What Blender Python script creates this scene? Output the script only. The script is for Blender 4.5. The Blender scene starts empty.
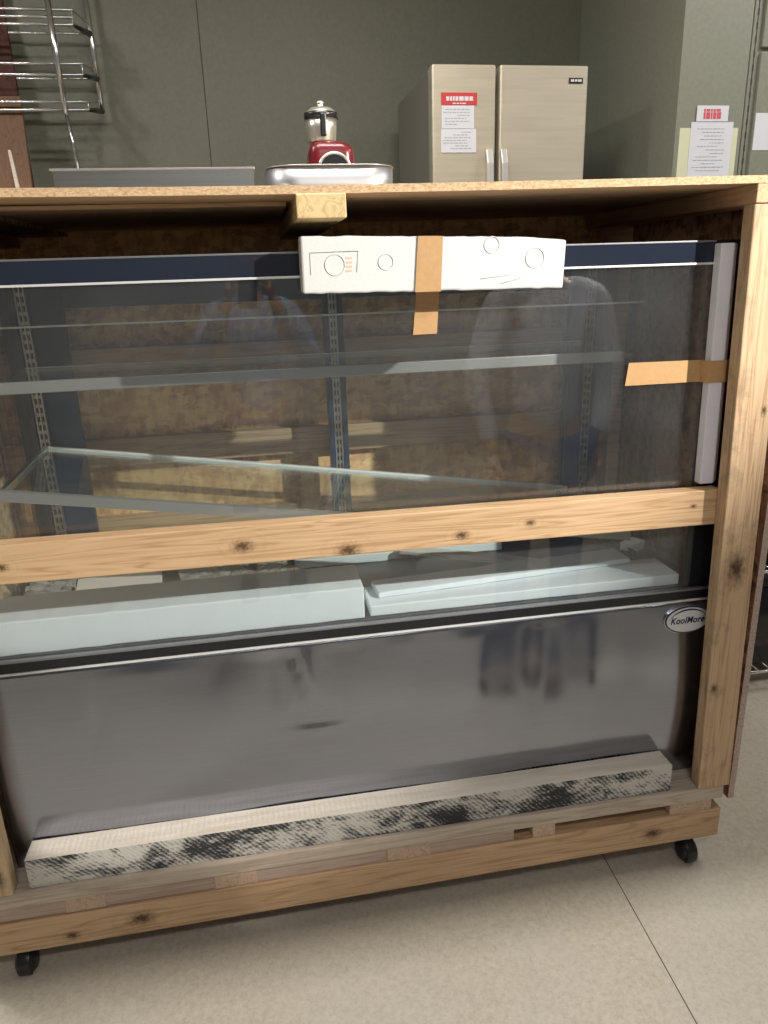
import bpy, bmesh, math, random
from mathutils import Vector, Matrix, Euler
random.seed(7)
C = bpy.context.scene.collection
# ---------------------------------------------------------------- camera
F = 733.0
P, YAW, ROLL = math.radians(17.9), math.radians(9.4), math.radians(-1.9)
fw = Vector((math.sin(YAW)*math.cos(P), math.cos(YAW)*math.cos(P), -math.sin(P)))
r0 = Vector((math.cos(YAW), -math.sin(YAW), 0)); u0 = r0.cross(fw)
R = r0*math.cos(ROLL) + u0*math.sin(ROLL); U = -r0*math.sin(ROLL) + u0*math.cos(ROLL)
CAM = Vector((0, -1.45, 1.557))
cd = bpy.data.cameras.new('camera'); cam = bpy.data.objects.new('camera', cd); C.objects.link(cam)
cd.sensor_fit = 'VERTICAL'; cd.sensor_height = 36; cd.sensor_width = 27; cd.lens = F/1024*36
cd.clip_start = 0.02
M4 = Matrix((R, U, -fw)).transposed().to_4x4(); M4.translation = CAM; cam.matrix_world = M4
bpy.context.scene.camera = cam
def onY(x, y, Y=0.0):
    d = fw*F + R*(x-384) - U*(y-512); t = (Y-CAM.y)/d.y; return CAM + d*t
def onZ(x, y, Z=0.0):
    d = fw*F + R*(x-384) - U*(y-512); t = (Z-CAM.z)/d.z; return CAM + d*t

# ---------------------------------------------------------------- materials
class NT:
    def __init__(s, name):
        s.m = bpy.data.materials.new(name); s.m.use_nodes = True
        s.t = s.m.node_tree; s.n = s.t.nodes; s.b = s.n['Principled BSDF']
    def add(s, typ, **kw):
        n = s.n.new('ShaderNode'+typ)
        for k, v in kw.items():
            if k.startswith('_'): setattr(n, k[1:], v)
            else: n.inputs[k].default_value = v
        return n
    def link(s, a, b): s.t.links.new(a, b)
    def coord(s, scale=(1, 1, 1), rot=(0, 0, 0), loc=(0, 0, 0)):
        tc = s.add('TexCoord'); mp = s.add('Mapping')
        mp.inputs['Scale'].default_value = scale; mp.inputs['Rotation'].default_value = rot; mp.inputs['Location'].default_value = loc
        s.link(tc.outputs['Object'], mp.inputs['Vector']); return mp.outputs['Vector']
    def noise(s, vec, scale=5, detail=4, rough=.5, dist=0):
        n = s.add('TexNoise', Scale=scale, Detail=detail, Roughness=rough, Distortion=dist); s.link(vec, n.inputs['Vector']); return n.outputs['Fac']
    def ramp(s, fac, stops):
        n = s.add('ValToRGB'); e = n.color_ramp.elements
        e[0].position, e[0].color = stops[0][0], (*stops[0][1], 1); e[1].position, e[1].color = stops[-1][0], (*stops[-1][1], 1)
        for p, c in stops[1:-1]: k = e.new(p); k.color = (*c, 1)
        s.link(fac, n.inputs['Fac']); return n.outputs['Color']
    def mix(s, fac, a, b, blend='MIX'):
        n = s.add('Mix', _data_type='RGBA', _blend_type=blend)
        for i, v in ((0, fac), (6, a), (7, b)):
            if isinstance(v, (int, float)): n.inputs[i].default_value = v
            elif isinstance(v, tuple): n.inputs[i].default_value = (*v, 1)
            else: s.link(v, n.inputs[i])
        return n.outputs[2]
    def math(s, op, a, b=0.0, clamp=False):
        n = s.add('Math', _operation=op, _use_clamp=clamp)
        for i, v in ((0, a), (1, b)):
            if isinstance(v, (int, float)): n.inputs[i].default_value = v
            else: s.link(v, n.inputs[i])
        return n.outputs[0]
    def bump(s, h, strength=.3, dist=.002):
        n = s.add('Bump', Strength=strength, Distance=dist); s.link(h, n.inputs['Height']); s.link(n.outputs[0], s.b.inputs['Normal'])
    def set(s, **kw):
        for k, v in kw.items():
            k = k.replace('_', ' ')
            if isinstance(v, tuple): v = (*v, 1)
            s.b.inputs[k].default_value = v
        return s
def plain(name, col, rough=.6, metal=0., noise=.0, nscale=30, **kw):
    t = NT(name); t.set(Base_Color=col, Roughness=rough, Metallic=metal, **kw)
    if noise:
        f = t.noise(t.coord(), nscale, 5)
        c = t.ramp(f, [(.3, tuple(v*(1-noise) for v in col)), (.7, tuple(min(1, v*(1+noise)) for v in col))])
        t.link(c, t.b.inputs['Base Color']); t.bump(f, .25, .001)
    return t.m
def wood(name, light, dark, axis=0, knots=(), seed=0, rings=1.0, rough=.62, dirt=0., across=None):
    """sawn softwood, grain along an axis; knots = [(x,y,z,radius)] in the object's own coordinates"""
    t = NT(name)
    sc = [34, 34, 34]; sc[axis] = 1.6
    v = t.coord(tuple(sc), loc=(seed, seed*1.3, seed*.7))
    sc2 = [160, 160, 160]; sc2[axis] = 5
    v2 = t.coord(tuple(sc2), loc=(seed, 0, 0))
    f1 = t.noise(v, 1.0*rings, 2, .5, .6)
    band = t.math('FRACT', t.math('MULTIPLY', f1, 7))
    band = t.math('ABSOLUTE', t.math('SUBTRACT', band, .5))
    f2 = t.noise(v2, 1, 3, .6)
    k = t.math('ADD', t.math('MULTIPLY', band, 1.1), t.math('MULTIPLY', f2, .5))
    mid = tuple((a*.62+b*.38) for a, b in zip(light, dark))
    col = t.ramp(k, [(.25, dark), (.42, mid), (.75, light)])
    col = t.mix(.30, col, light)
    big = t.noise(t.coord((2.5, 2.5, 2.5), loc=(seed*2, 1, 0)), 1.5, 3)
    col = t.mix(t.ramp(big, [(.4, (0, 0, 0)), (.75, (.45, .45, .45))]), col, tuple(a*.6+b*.4 for a, b in zip(light, dark)))
    kd = (dark[0]*.28, dark[1]*.24, dark[2]*.22)
    for (kx, ky, kz, kr) in knots:
        tc = t.add('TexCoord'); mp = t.add('Mapping'); s3 = [1/kr]*3; s3[axis] = .62/kr
        mp.vector_type = 'TEXTURE'
        mp.inputs['Location'].default_value = (kx, ky, kz); inv = [1/a for a in s3]; mp.inputs['Scale'].default_value = inv
        t.link(tc.outputs['Object'], mp.inputs['Vector'])
        nz = t.add('TexNoise', Scale=3.0, Detail=3.0); t.link(mp.outputs[0], nz.inputs['Vector'])
        ln = t.add('VectorMath', _operation='LENGTH'); t.link(mp.outputs[0], ln.inputs[0])
        d = t.math('ADD', ln.outputs['Value'], t.math('MULTIPLY', t.math('SUBTRACT', nz.outputs['Fac'], .5), 1.4))
        core = t.math('SUBTRACT', 1.0, t.math('MULTIPLY', d, .9), True)
        ring = t.math('MULTIPLY', t.math('SINE', t.math('MULTIPLY', d, 7)), t.math('SUBTRACT', .55, t.math('MULTIPLY', d, .18), True), True)
        col = t.mix(t.math('MULTIPLY', ring, .5), col, tuple(v*.55 for v in dark)); col = t.mix(t.math('MULTIPLY', core, 1.3, True), col, kd)
    if dirt:
        dn = t.noise(t.coord((9, 9, 9), loc=(seed, 5, 2)), 1.0, 5, .7)
        col = t.mix(t.ramp(dn, [(.52, (0, 0, 0)), (.72, (dirt, dirt, dirt))]), col, (.12, .09, .065))
    t.link(col, t.b.inputs['Base Color']); t.set(Roughness=rough); t.bump(k, .35, .0015)
    return t.m
def osb(name, light=(.60, .40, .20), dark=(.26, .14, .06), seed=0, scale=1.0):
    t = NT(name)
    def chips(rz, s, sd):
        v = t.coord((s*1.0*scale, s*2.2*scale, s*2.2*scale) if rz == 0 else (s*2.0*scale, s*1.6*scale, s*1.0*scale), rot=(.35+rz, .6, rz), loc=(sd, sd, 0))
        w = t.add('TexVoronoi', _distance='CHEBYCHEV'); w.inputs['Scale'].default_value = 1; w.inputs['Randomness'].default_value = 1
        nz = t.add('TexNoise', Scale=.8, Detail=3.0); t.link(v, nz.inputs['Vector'])
        mx = t.add('VectorMath', _operation='ADD'); t.link(v, mx.inputs[0]); t.link(nz.outputs['Color'], mx.inputs[1])
        t.link(mx.outputs[0], w.inputs['Vector']); s_ = t.add('SeparateColor'); t.link(w.outputs['Color'], s_.inputs[0]); return s_.outputs[0], w.outputs['Distance']
    a, da = chips(0, 26, seed); b, db = chips(.9, 30, seed+3)
    f = t.math('ADD', t.math('MULTIPLY', a, .55), t.math('MULTIPLY', b, .45))
    g = t.noise(t.coord((60, 60, 8), loc=(seed, 0, 0)), 1, 4)
    f = t.math('ADD', f, t.math('MULTIPLY', t.math('SUBTRACT', g, .5), .5))
    col = t.ramp(f, [(.12, dark), (.4, tuple(.5*x+.5*y for x, y in zip(light, dark))), (.6, light), (.9, tuple(min(1, x*1.25) for x in light))])
    t.link(col, t.b.inputs['Base Color']); t.set(Roughness=.7); t.bump(f, .4, .002)
    return t.m
def glass(name, tint=(.97, .985, .985), refl=.055, dust=.02, rough=.01):
    m = bpy.data.materials.new(name); m.use_nodes = True; t = m.node_tree; n = t.nodes; n.clear()
    tr = n.new('ShaderNodeBsdfTransparent'); tr.inputs[0].default_value = (*tint, 1)
    gl = n.new('ShaderNodeBsdfGlossy'); gl.inputs['Roughness'].default_value = rough; gl.inputs[0].default_value = (1, 1, 1, 1)
    df = n.new('ShaderNodeBsdfDiffuse'); df.inputs[0].default_value = (.75, .77, .8, 1)
    fr = n.new('ShaderNodeLayerWeight'); fr.inputs[0].default_value = .5
    pw = n.new('ShaderNodeMath'); pw.operation = 'POWER'; pw.inputs[1].default_value = 4.0; t.links.new(fr.outputs['Facing'], pw.inputs[0])
    ml = n.new('ShaderNodeMath'); ml.operation = 'MULTIPLY_ADD'; ml.inputs[1].default_value = .9; ml.inputs[2].default_value = refl
    t.links.new(pw.outputs[0], ml.inputs[0]); ml.use_clamp = True
    m1 = n.new('ShaderNodeMixShader'); m2 = n.new('ShaderNodeMixShader')
    tc = n.new('ShaderNodeTexCoord'); nz = n.new('ShaderNodeTexNoise'); nz.inputs['Scale'].default_value = 4; nz.inputs['Detail'].default_value = 6
    t.links.new(tc.outputs['Object'], nz.inputs['Vector'])
    mr = n.new('ShaderNodeMapRange'); mr.inputs[1].default_value = .3; mr.inputs[2].default_value = .75; mr.inputs[3].default_value = dust*.5; mr.inputs[4].default_value = dust*1.6
    t.links.new(nz.outputs['Fac'], mr.inputs[0])
    t.links.new(mr.outputs[0], m1.inputs[0]); t.links.new(tr.outputs[0], m1.inputs[1]); t.links.new(df.outputs[0], m1.inputs[2])
    t.links.new(ml.outputs[0], m2.inputs[0]); t.links.new(m1.outputs[0], m2.inputs[1]); t.links.new(gl.outputs[0], m2.inputs[2])
    o = n.new('ShaderNodeOutputMaterial'); t.links.new(m2.outputs[0], o.inputs[0]); return m
def steel(name, col=(.55, .55, .56), rough=.3, aniso=.75, tangent=(1, 0, 0), brush=(3, 300, 600), bumpy=.12):
    t = NT(name); t.set(Base_Color=col, Metallic=1.0, Roughness=rough, Anisotropic=aniso)
    c = t.add('CombineXYZ'); c.inputs[0].default_value, c.inputs[1].default_value, c.inputs[2].default_value = tangent
    t.link(c.outputs[0], t.b.inputs['Tangent'])
    f = t.noise(t.coord(brush), 1, 3, .6)
    t.link(t.ramp(f, [(.3, tuple(v*.93 for v in col)), (.7, tuple(min(1, v*1.05) for v in col))]), t.b.inputs['Base Color'])
    if bumpy: t.bump(f, bumpy, .0004)
    return t.m
PINE_L, PINE_D = (.72, .50, .28), (.42, .23, .10)
M = {}
M['foam'] = plain('white_foam', (.74, .74, .73), .85, 0, .03, 260)
M['foam_clear'] = plain('packing_foam_blue_white', (.72, .79, .83), .8, 0, .03, 200)
M['foam_lav'] = plain('smooth_white_foam', (.84, .84, .90), .75)
M['tape'] = plain('brown_packing_tape', (.56, .34, .16), .38, 0, .06, 90)
M['black'] = plain('black_frame', (.012, .013, .016), .32)
M['navy'] = plain('dark_tinted_band', (.018, .024, .040), .10)
M['trim'] = plain('pale_aluminium_trim', (.82, .84, .84), .35, .3)
M['greytrim'] = plain('grey_aluminium_trim', (.30, .31, .33), .4, .7)
M['standard'] = plain('zinc_shelf_standard', (.50, .49, .45), .32, .9, .15, 60)
M['glass'] = glass('case_glass')
M['glass_back'] = glass('door_glass', refl=.014, dust=.003)
M['shelfglass'] = glass('shelf_glass', tint=(.95, .985, .97), refl=.02, dust=.006)
M['shelfedge'] = plain('shelf_edge_trim', (.30, .31, .30), .4, .3)
M['panel_steel'] = steel('front_panel_steel', (.335, .355, .415), .15, .5)
M['steel'] = steel('brushed_steel', (.62, .62, .62), .3, .6)
M['satin'] = plain('satin_aluminium', (.42, .42, .43), .4, .95, .03, 20)
M['rubber'] = plain('black_rubber', (.015, .015, .016), .35)
M['chrome'] = plain('chrome_wire', (.78, .78, .78), .18, 1)
M['doorframe'] = plain('blue_black_door_frame', (.022, .038, .070), .28)
M['darkdeck'] = plain('dark_deck_liner', (.05, .055, .06), .4)

# ---------------------------------------------------------------- mesh helpers
def box(bm, x0, x1, y0, y1, z0, z1, mat=None, rot=None, piv=None):
    vs = [bm.verts.new((x, y, z)) for x in (x0, x1) for y in (y0, y1) for z in (z0, z1)]
    for f in ((0, 1, 3, 2), (4, 6, 7, 5), (0, 4, 5, 1), (2, 3, 7, 6), (0, 2, 6, 4), (1, 5, 7, 3)):
        fc = bm.faces.new([vs[i] for i in f])
        if mat is not None: fc.material_index = mat
    if rot is not None:
        piv = Vector(piv) if piv is not None else Vector(((x0+x1)/2, (y0+y1)/2, (z0+z1)/2)); E = Euler(rot).to_matrix()
        for v in vs: v.co = piv + E @ (v.co - piv)
    return vs
def tube(bm, pts, r, seg=8, caps=True):
    pts = [Vector(p) for p in pts]; rings = []
    for i, p in enumerate(pts):
        d = (pts[min(i+1, len(pts)-1)] - pts[max(i-1, 0)]).normalized()
        a = d.cross(Vector((0, 0, 1)));  a = a if a.length > .05 else d.cross(Vector((0, 1, 0)))
        a.normalize(); b = d.cross(a); rr = r[i] if isinstance(r, (list, tuple)) else r
        rings.append([bm.verts.new(p + (a*math.cos(2*math.pi*k/seg) + b*math.sin(2*math.pi*k/seg))*rr) for k in range(seg)])
    for q, s in zip(rings, rings[1:]):
        for k in range(seg):
            f = bm.faces.new((q[k], q[(k+1) % seg], s[(k+1) % seg], s[k])); f.smooth = True
    if caps: bm.faces.new(rings[0][::-1]); bm.faces.new(rings[-1])
def lathe(bm, prof, c, seg=32, axis='z', mat=None):
    c = Vector(c); rings = []
    for r, h in prof:
        ring = []
        for k in range(seg):
            a = 2*math.pi*k/seg; u, v = max(r, 1e-4)*math.cos(a), max(r, 1e-4)*math.sin(a)
            ring.append(bm.verts.new(c + (Vector((u, v, h)) if axis == 'z' else Vector((h, u, v)) if axis == 'x' else Vector((u, h, v)))))
        rings.append(ring)
    for q, s in zip(rings, rings[1:]):
        for k in range(seg):
            f = bm.faces.new((q[k], q[(k+1) % seg], s[(k+1) % seg], s[k])); f.smooth = True
            if mat is not None: f.material_index = mat
def loft(bm, secs, caps=True, smooth=True):
    rings = [[bm.verts.new(p) for p in s] for s in secs]; n = len(rings[0])
    for q, s in zip(rings, rings[1:]):
        for k in range(n):
            f = bm.faces.new((q[k], q[(k+1) % n], s[(k+1) % n], s[k])); f.smooth = smooth
    if caps: bm.faces.new(rings[0][::-1]); bm.faces.new(rings[-1])
def obj(name, bm, mats, parent=None, bevel=0.0, seg=2, smooth=None):
    """link a bmesh written in world coordinates as one object whose origin is its base centre (or its thing's)"""
    bmesh.ops.recalc_face_normals(bm, faces=bm.faces[:])
    xs = [v.co for v in bm.verts]
    org = Vector((sum(v.x for v in xs)/len(xs), sum(v.y for v in xs)/len(xs), min(v.z for v in xs)))
    for v in bm.verts: v.co -= org
    me = bpy.data.meshes.new(name); bm.to_mesh(me); bm.free()
    for m in (mats if isinstance(mats, (list, tuple)) else [mats]): me.materials.append(m)
    if smooth:
        for p in me.polygons: p.use_smooth = True
    o = bpy.data.objects.new(name, me); C.objects.link(o); o.location = org
    if parent is not None:
        o.parent = parent; off = Vector((0, 0, 0)); q = parent
        while q is not None: off += q.location; q = q.parent
        o.location = org - off
    if bevel:
        b = o.modifiers.new('bevel', 'BEVEL'); b.width = bevel; b.segments = seg; b.limit_method = 'ANGLE'; b.angle_limit = math.radians(40)
    return o
def bx(name, dims, m, parent=None, bevel=0.0, rot=None, piv=None):
    bm = bmesh.new(); box(bm, *dims, rot=rot, piv=piv); return obj(name, bm, m, parent, bevel)
def tag(o, label=None, cat=None, group=None, kind=None):
    for k, v in (('label', label), ('category', cat), ('group', group), ('kind', kind)):
        if v: o[k] = v
    return o
def thing(name, loc, label, cat, group=None):
    o = bpy.data.objects.new(name, None); C.objects.link(o); o.location = loc; o.empty_display_size = .05
    return tag(o, label, cat, group)
def copy_tree(o, parent=None):
    c = o.copy(); C.objects.link(c); c.parent = parent
    for ch in [k for k in bpy.data.objects if k.parent == o]: copy_tree(ch, c)
    return c
def struct(name, dims, m): return tag(bx(name, dims, m), kind='structure')

# ---------------------------------------------------------------- room
t = NT('speckled_vinyl_floor')
n1 = t.noise(t.coord((1, 1, 1)), 90, 5, .7); n2 = t.noise(t.coord((1, 1, 1)), 3, 3)
c = t.ramp(n1, [(.3, (.46, .41, .325)), (.5, (.58, .52, .42)), (.7, (.66, .60, .495))])
c = t.mix(t.ramp(n2, [(.35, (0, 0, 0)), (.7, (.35, .35, .35))]), c, (.60, .565, .50))
n3 = t.noise(t.coord((1, 1, 1)), 330, 2); c = t.mix(t.ramp(n3, [(.66, (0, 0, 0)), (.72, (.5, .5, .5))]), c, (.30, .25, .19))
t.link(c, t.b.inputs['Base Color']); t.set(Roughness=.42); t.bump(n1, .08, .001); M['floor'] = t.m
t = NT('grey_green_wall_paint')
n1 = t.noise(t.coord((1, 1, 1)), 55, 5, .7); n2 = t.noise(t.coord((1, 1, 1)), 2, 3)
c = t.ramp(n1, [(.3, (.120, .122, .086)), (.7, (.160, .162, .115))]); c = t.mix(t.ramp(n2, [(.3, (0, 0, 0)), (.7, (.5, .5, .5))]), c, (.165, .165, .125))
t.link(c, t.b.inputs['Base Color']); t.set(Roughness=.55); t.bump(n1, .15, .001); M['wall'] = t.m
M['pillar'] = plain('grey_green_panel_paint', (.25, .255, .20), .5, 0, .07, 60)
M['seam'] = plain('dark_seam', (.05, .05, .04), .7)
M['roomwall'] = plain('far_wall_paint', (.33, .35, .37), .7, 0, .05, 5)
M['ceil'] = plain('ceiling_tile', (.62, .62, .60), .9, 0, .04, 40)
M['ceil'].use_nodes = True
struct('floor', (-3.2, 4.2, -4.6, 2.3, -.05, 0), M['floor'])
s0, s1 = onZ(610, 868), onZ(697, 1024)
bm = bmesh.new(); dv = (s1-s0).normalized()*1.0; w = Vector((.0011, 0, 0))
a, b = s0-dv*.25, s0+dv*.9
vs = [bm.verts.new(p + Vector((0, 0, z))) for z in (-.002, .0006) for p in (a-w, a+w, b+w, b-w)]
for f in ((0, 1, 2, 3), (4, 5, 6, 7), (0, 1, 5, 4), (1, 2, 6, 5), (2, 3, 7, 6), (3, 0, 4, 7)): bm.faces.new([vs[i] for i in f])
tag(obj('trim_1', bm, M['seam']), kind='structure')
struct('ceiling', (-3.2, 4.2, -4.6, 2.3, 3.3, 3.35), M['ceil'])
struct('wall_back', (-3.2, 4.2, 2.25, 2.3, 0, 3.3), M['wall'])
struct('wall_left', (-3.25, -3.2, -4.6, 2.3, 0, 3.3), M['roomwall'])
struct('wall_front', (-3.2, 4.2, -4.65, -4.6, 0, 3.3), M['roomwall'])
struct('wall_right', (4.2, 4.25, -4.6, 2.3, 0, 3.3), M['roomwall'])
# back wall panel seam
sx = -.122
struct('trim_2', (sx-.002, sx+.002, 2.2485, 2.2508, 0, 3.3), M['seam'])
# boxed-in return between back wall and cabinets
struct('wall_return', (1.612, 1.882, 1.35, 2.25, 0, 3.3), M['pillar'])
M['fixture'] = NT('lamp_diffuser'); e = M['fixture']; e.set(Base_Color=(.9, .9, .9)); e.b.inputs['Emission Color'].default_value = (1, .97, .92, 1); e.b.inputs['Emission Strength'].default_value = 2.5; M['fixture'] = e.m
def lamp(x, y, lx, ly, w, col=(1, .975, .94)):
    struct_o = bx('ceiling_light', (x-lx/2, x+lx/2, y-ly/2, y+ly/2, 3.24, 3.30), M['fixture'], None, .005)
    tag(struct_o, 'fluorescent ceiling light panel', 'ceiling light', 'ceiling light panels'); 
    l = bpy.data.lights.new('ceiling_lamp', 'AREA'); l.shape = 'RECTANGLE'; l.size = lx; l.size_y = ly; l.energy = w; l.color = col
    o = bpy.data.objects.new('ceiling_lamp', l); C.objects.link(o); o.location = (x, y, 3.23)
lamp(.2, .07, 1.3, .14, 47)
lamp(-1.5, .7, .3, .2, 26)
lamp(.3, -2.3, 1.3, .3, 21)
lamp(2.6, .2, .3, 1.2, 30)
lamp(.3, -3.9, 1.3, .3, 8)  # added unseen panel, low-angle fill into the crate from far in front
# one strong spot standing in for sunlight from the front right
kp = Vector((2.71, -1.95, 2.78)); tgt = Vector((.25, 0, 1.50)); KD = (tgt-kp).normalized()
l = bpy.data.lights.new('sunlight_spot', 'SPOT'); l.energy = 800; l.spot_size = math.radians(36); l.spot_blend = .6; l.shadow_soft_size = .025; l.color = (1, .95, .87)
o = bpy.data.objects.new('sunlight_spot', l); C.objects.link(o); o.location = kp; o.rotation_euler = KD.to_track_quat('-Z', 'Y').to_euler()
w = bpy.data.worlds.new('world'); bpy.context.scene.world = w; w.use_nodes = True
w.node_tree.nodes['Background'].inputs[0].default_value = (.75, .8, .9, 1); w.node_tree.nodes['Background'].inputs[1].default_value = .1

# ---------------------------------------------------------------- crate
crate = thing('shipping_crate', (.2, .4, 0), 'open-fronted pine and chipboard shipping crate on casters around the glass display case', 'crate')
def wd(*a, **k): return wood(*a, **k)
M['topunder'] = wood('plywood_underside', (.74, .50, .29), (.46, .28, .15), 0, seed=3, rings=.7)
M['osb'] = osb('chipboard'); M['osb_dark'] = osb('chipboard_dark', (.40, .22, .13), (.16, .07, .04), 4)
t = NT('chipboard_edge'); f = t.noise(t.coord((140, 300, 300)), 1, 5, .7)
t.link(t.ramp(f, [(.3, (.40, .24, .12)), (.5, (.66, .45, .26)), (.7, (.82, .62, .40))]), t.b.inputs['Base Color']); t.set(Roughness=.8); t.bump(f, .6, .003); M['osbedge'] = t.m
t = NT('pinkish_chipboard_edge'); f = t.noise(t.coord((300, 300, 120)), 1, 5, .7)
t.link(t.ramp(f, [(.3, (.30, .20, .16)), (.5, (.52, .40, .34)), (.7, (.70, .58, .50))]), t.b.inputs['Base Color']); t.set(Roughness=.85); t.bump(f, .6, .003); M['osbedge2'] = t.m
XL, XR, YB = -.75, 1.165, .80
# top sheet: grained underside, speckled edge
bm = bmesh.new(); n = 24
def sag(x): return -.007*max(0, math.cos((x-.05)/.95*math.pi/2)) if abs(x-.05) < .95 else 0
rows = []
for i in range(n+1):
    x = XL + (XR+.01-XL)*i/n; g = sag(x)
    rows.append([bm.verts.new((x, y, z+g)) for y, z in ((-.004, 1.709), (-.004, 1.7235), (YB+.012, 1.7235), (YB+.012, 1.709))])
for a, b in zip(rows, rows[1:]):
    for k in range(4):
        f = bm.faces.new((a[k], a[(k+1) % 4], b[(k+1) % 4], b[k])); f.material_index = (1, 0, 1, 2)[k]
bm.faces.new(rows[0]).material_index = 1; bm.faces.new(rows[-1][::-1]).material_index = 1
obj('top_panel', bm, [M['osb'], M['osbedge'], M['topunder']], crate)
ly = onZ(140, 205, 1.70).y
bx('ply_layer', (XL, .085, ly, YB-.002, 1.694, 1.7015), M['topunder'], crate)
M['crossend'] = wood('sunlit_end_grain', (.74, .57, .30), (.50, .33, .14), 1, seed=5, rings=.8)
bm = bmesh.new(); box(bm, .096, .188, -.006, YB-.002, 1.660, 1.7025)
for v in bm.verts: v.co.z += (.009 if v.co.z > 1.68 else 0) * 0
obj('cross_beam', bm, M['crossend'], crate, .002)
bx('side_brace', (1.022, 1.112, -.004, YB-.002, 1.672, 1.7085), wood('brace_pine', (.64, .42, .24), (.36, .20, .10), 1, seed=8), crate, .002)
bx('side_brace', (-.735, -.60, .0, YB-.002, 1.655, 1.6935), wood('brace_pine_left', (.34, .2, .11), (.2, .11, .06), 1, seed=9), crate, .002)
# dark chipboard strip under the top at the back left
bx('chipboard_strip', (-.60, -.474, .10, YB-.002, 1.683, 1.6935), M['osb_dark'], crate)
bx('back_panel', (XL, XR, YB, YB+.012, .10, 1.709), osb('back_chipboard', (.92, .57, .27), (.60, .33, .16), 2), crate)
for z0, z1, sd in ((1.045, 1.125, 1), (1.30, 1.385, 2), (.80, .885, 3)):
    bx('back_rail', (-.736, 1.14, YB-.040, YB-.0005, z0, z1) if True else None, wood('back_rail_pine', (.62, .42, .25), (.32, .18, .09), 0, seed=sd+20), crate, .002)
bx('side_panel', (XL, XL+.012, .0, YB, .19, 1.709), osb('left_chipboard', (.72, .50, .28), (.45, .27, .13), 6), crate)
bm = bmesh.new(); box(bm, 1.148, 1.165, .006, YB, .195, 1.709)
for f in bm.faces:
    f.normal_update()
    if abs(f.normal.y) > .5 and f.calc_center_median().y < .1: f.material_index = 1
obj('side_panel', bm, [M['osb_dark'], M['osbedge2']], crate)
# posts (the right one leans a little)
def post(x0b, x0t, wdt, m, y0=0, y1=.038, z0=.243, z1=1.672, shade=None):
    bm = bmesh.new(); vs = box(bm, 0, wdt, y0, y1, z0, z1)
    for v in vs: v.co.x += x0b + (x0t-x0b)*(v.co.z-z0)/(z1-z0)
    return obj('corner_post', bm, m, crate, .003)
zc = .243
post(1.054, 1.023, .089, wood('right_post_pine', (.66, .47, .29), (.36, .20, .10), 2, knots=[(.0, -.022, .62, .028), (-.02, -.02, .30, .010), (.02, -.02, 1.0, .008)], seed=2, dirt=.55))
post(-.731, -.731, .089, wood('left_post_pine', (.66, .50, .30), (.42, .26, .13), 2, knots=[(.02, -.02, .05, .016)], seed=4, dirt=.3))
0 and post(-.731, -.731, .089, wood('rear_post_pine', (.45, .3, .17), (.22, .12, .06), 2, seed=12), YB-.04, YB-.0405+.038-.002, .243, 1.655)
post(1.05, 1.05, .089, M['topunder'], YB-.085, YB-.045, .243, 1.672)
# front rail
zb, zt = .980, 1.066
bm = bmesh.new(); vs = box(bm, -.729, 1.049, .038, .076, zb, zt)
for v in vs: v.co.z += -.010*(v.co.x-.15)/.9 if v.co.x > .15 else .004
obj('front_rail', bm, wood('front_rail_pine', (.66, .45, .26), (.40, .22, .10), 0,
    knots=[(.02-.015, -.019, .018, .018), (-.22, -.019, .05, .015), (.26, -.019, .03, .012), (.42, -.019, .045, .009), (.82, -.019, .05, .006), (-.7, -.019, .05, .01)], seed=1), crate, .003)
# base: deck plank, spacer, runners
M['palewood'] = wood('grey_worn_plank', (.58, .49, .40), (.36, .28, .21), 0, seed=6, dirt=.2)
bx('deck_plank', (-.76, 1.128, 0, .14, .205, .243), M['palewood'], crate, .003)
bx('deck_plank', (-.76, 1.128, .145, YB, .205, .243), M['palewood'], crate, .003)
bx('spacer_board', (-.76, .55, .006, .09, .166, .2045), wood('pinkish_spacer', (.50, .38, .31), (.34, .24, .19), 0, seed=14), crate, .002)
for a, b in ((-.54, -.45), (-.20, -.10), (.22, .33), (.60, .66), (.98, 1.10)):
    bx('spacer_block', (a, b, .003, .08, .1665, .2048) if a < .5 else (a, b, .004, .08, .1665, .2048), wood('block_end_grain', (.62, .46, .33), (.34, .22, .14), 1, seed=a*9+20), crate, .002)
M['beam'] = wood('base_beam_pine', (.62, .42, .25), (.32, .17, .08), 0, knots=[(-.66+.1, -.02, .045, .020), (-.72, -.02, .028, .012), (.75, -.02, .05, .018)], seed=15)
bm = bmesh.new(); vs = box(bm, -.76, 1.128, .0, .040, .078, .166)
for v in vs: v.co.z += .006*(v.co.x)/1.1
obj('base_beam', bm, M['beam'], crate, .003)
bx('base_beam', (-.76, 1.128, YB-.04, YB, .08, .2045), M['beam'], crate, .003)
bx('base_beam', (-.76, -.70, .042, YB-.042, .08, .2045), M['beam'], crate, .003)
bx('base_beam', (1.06, 1.128, .042, YB-.042, .08, .2045), M['beam'], crate, .003)
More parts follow.
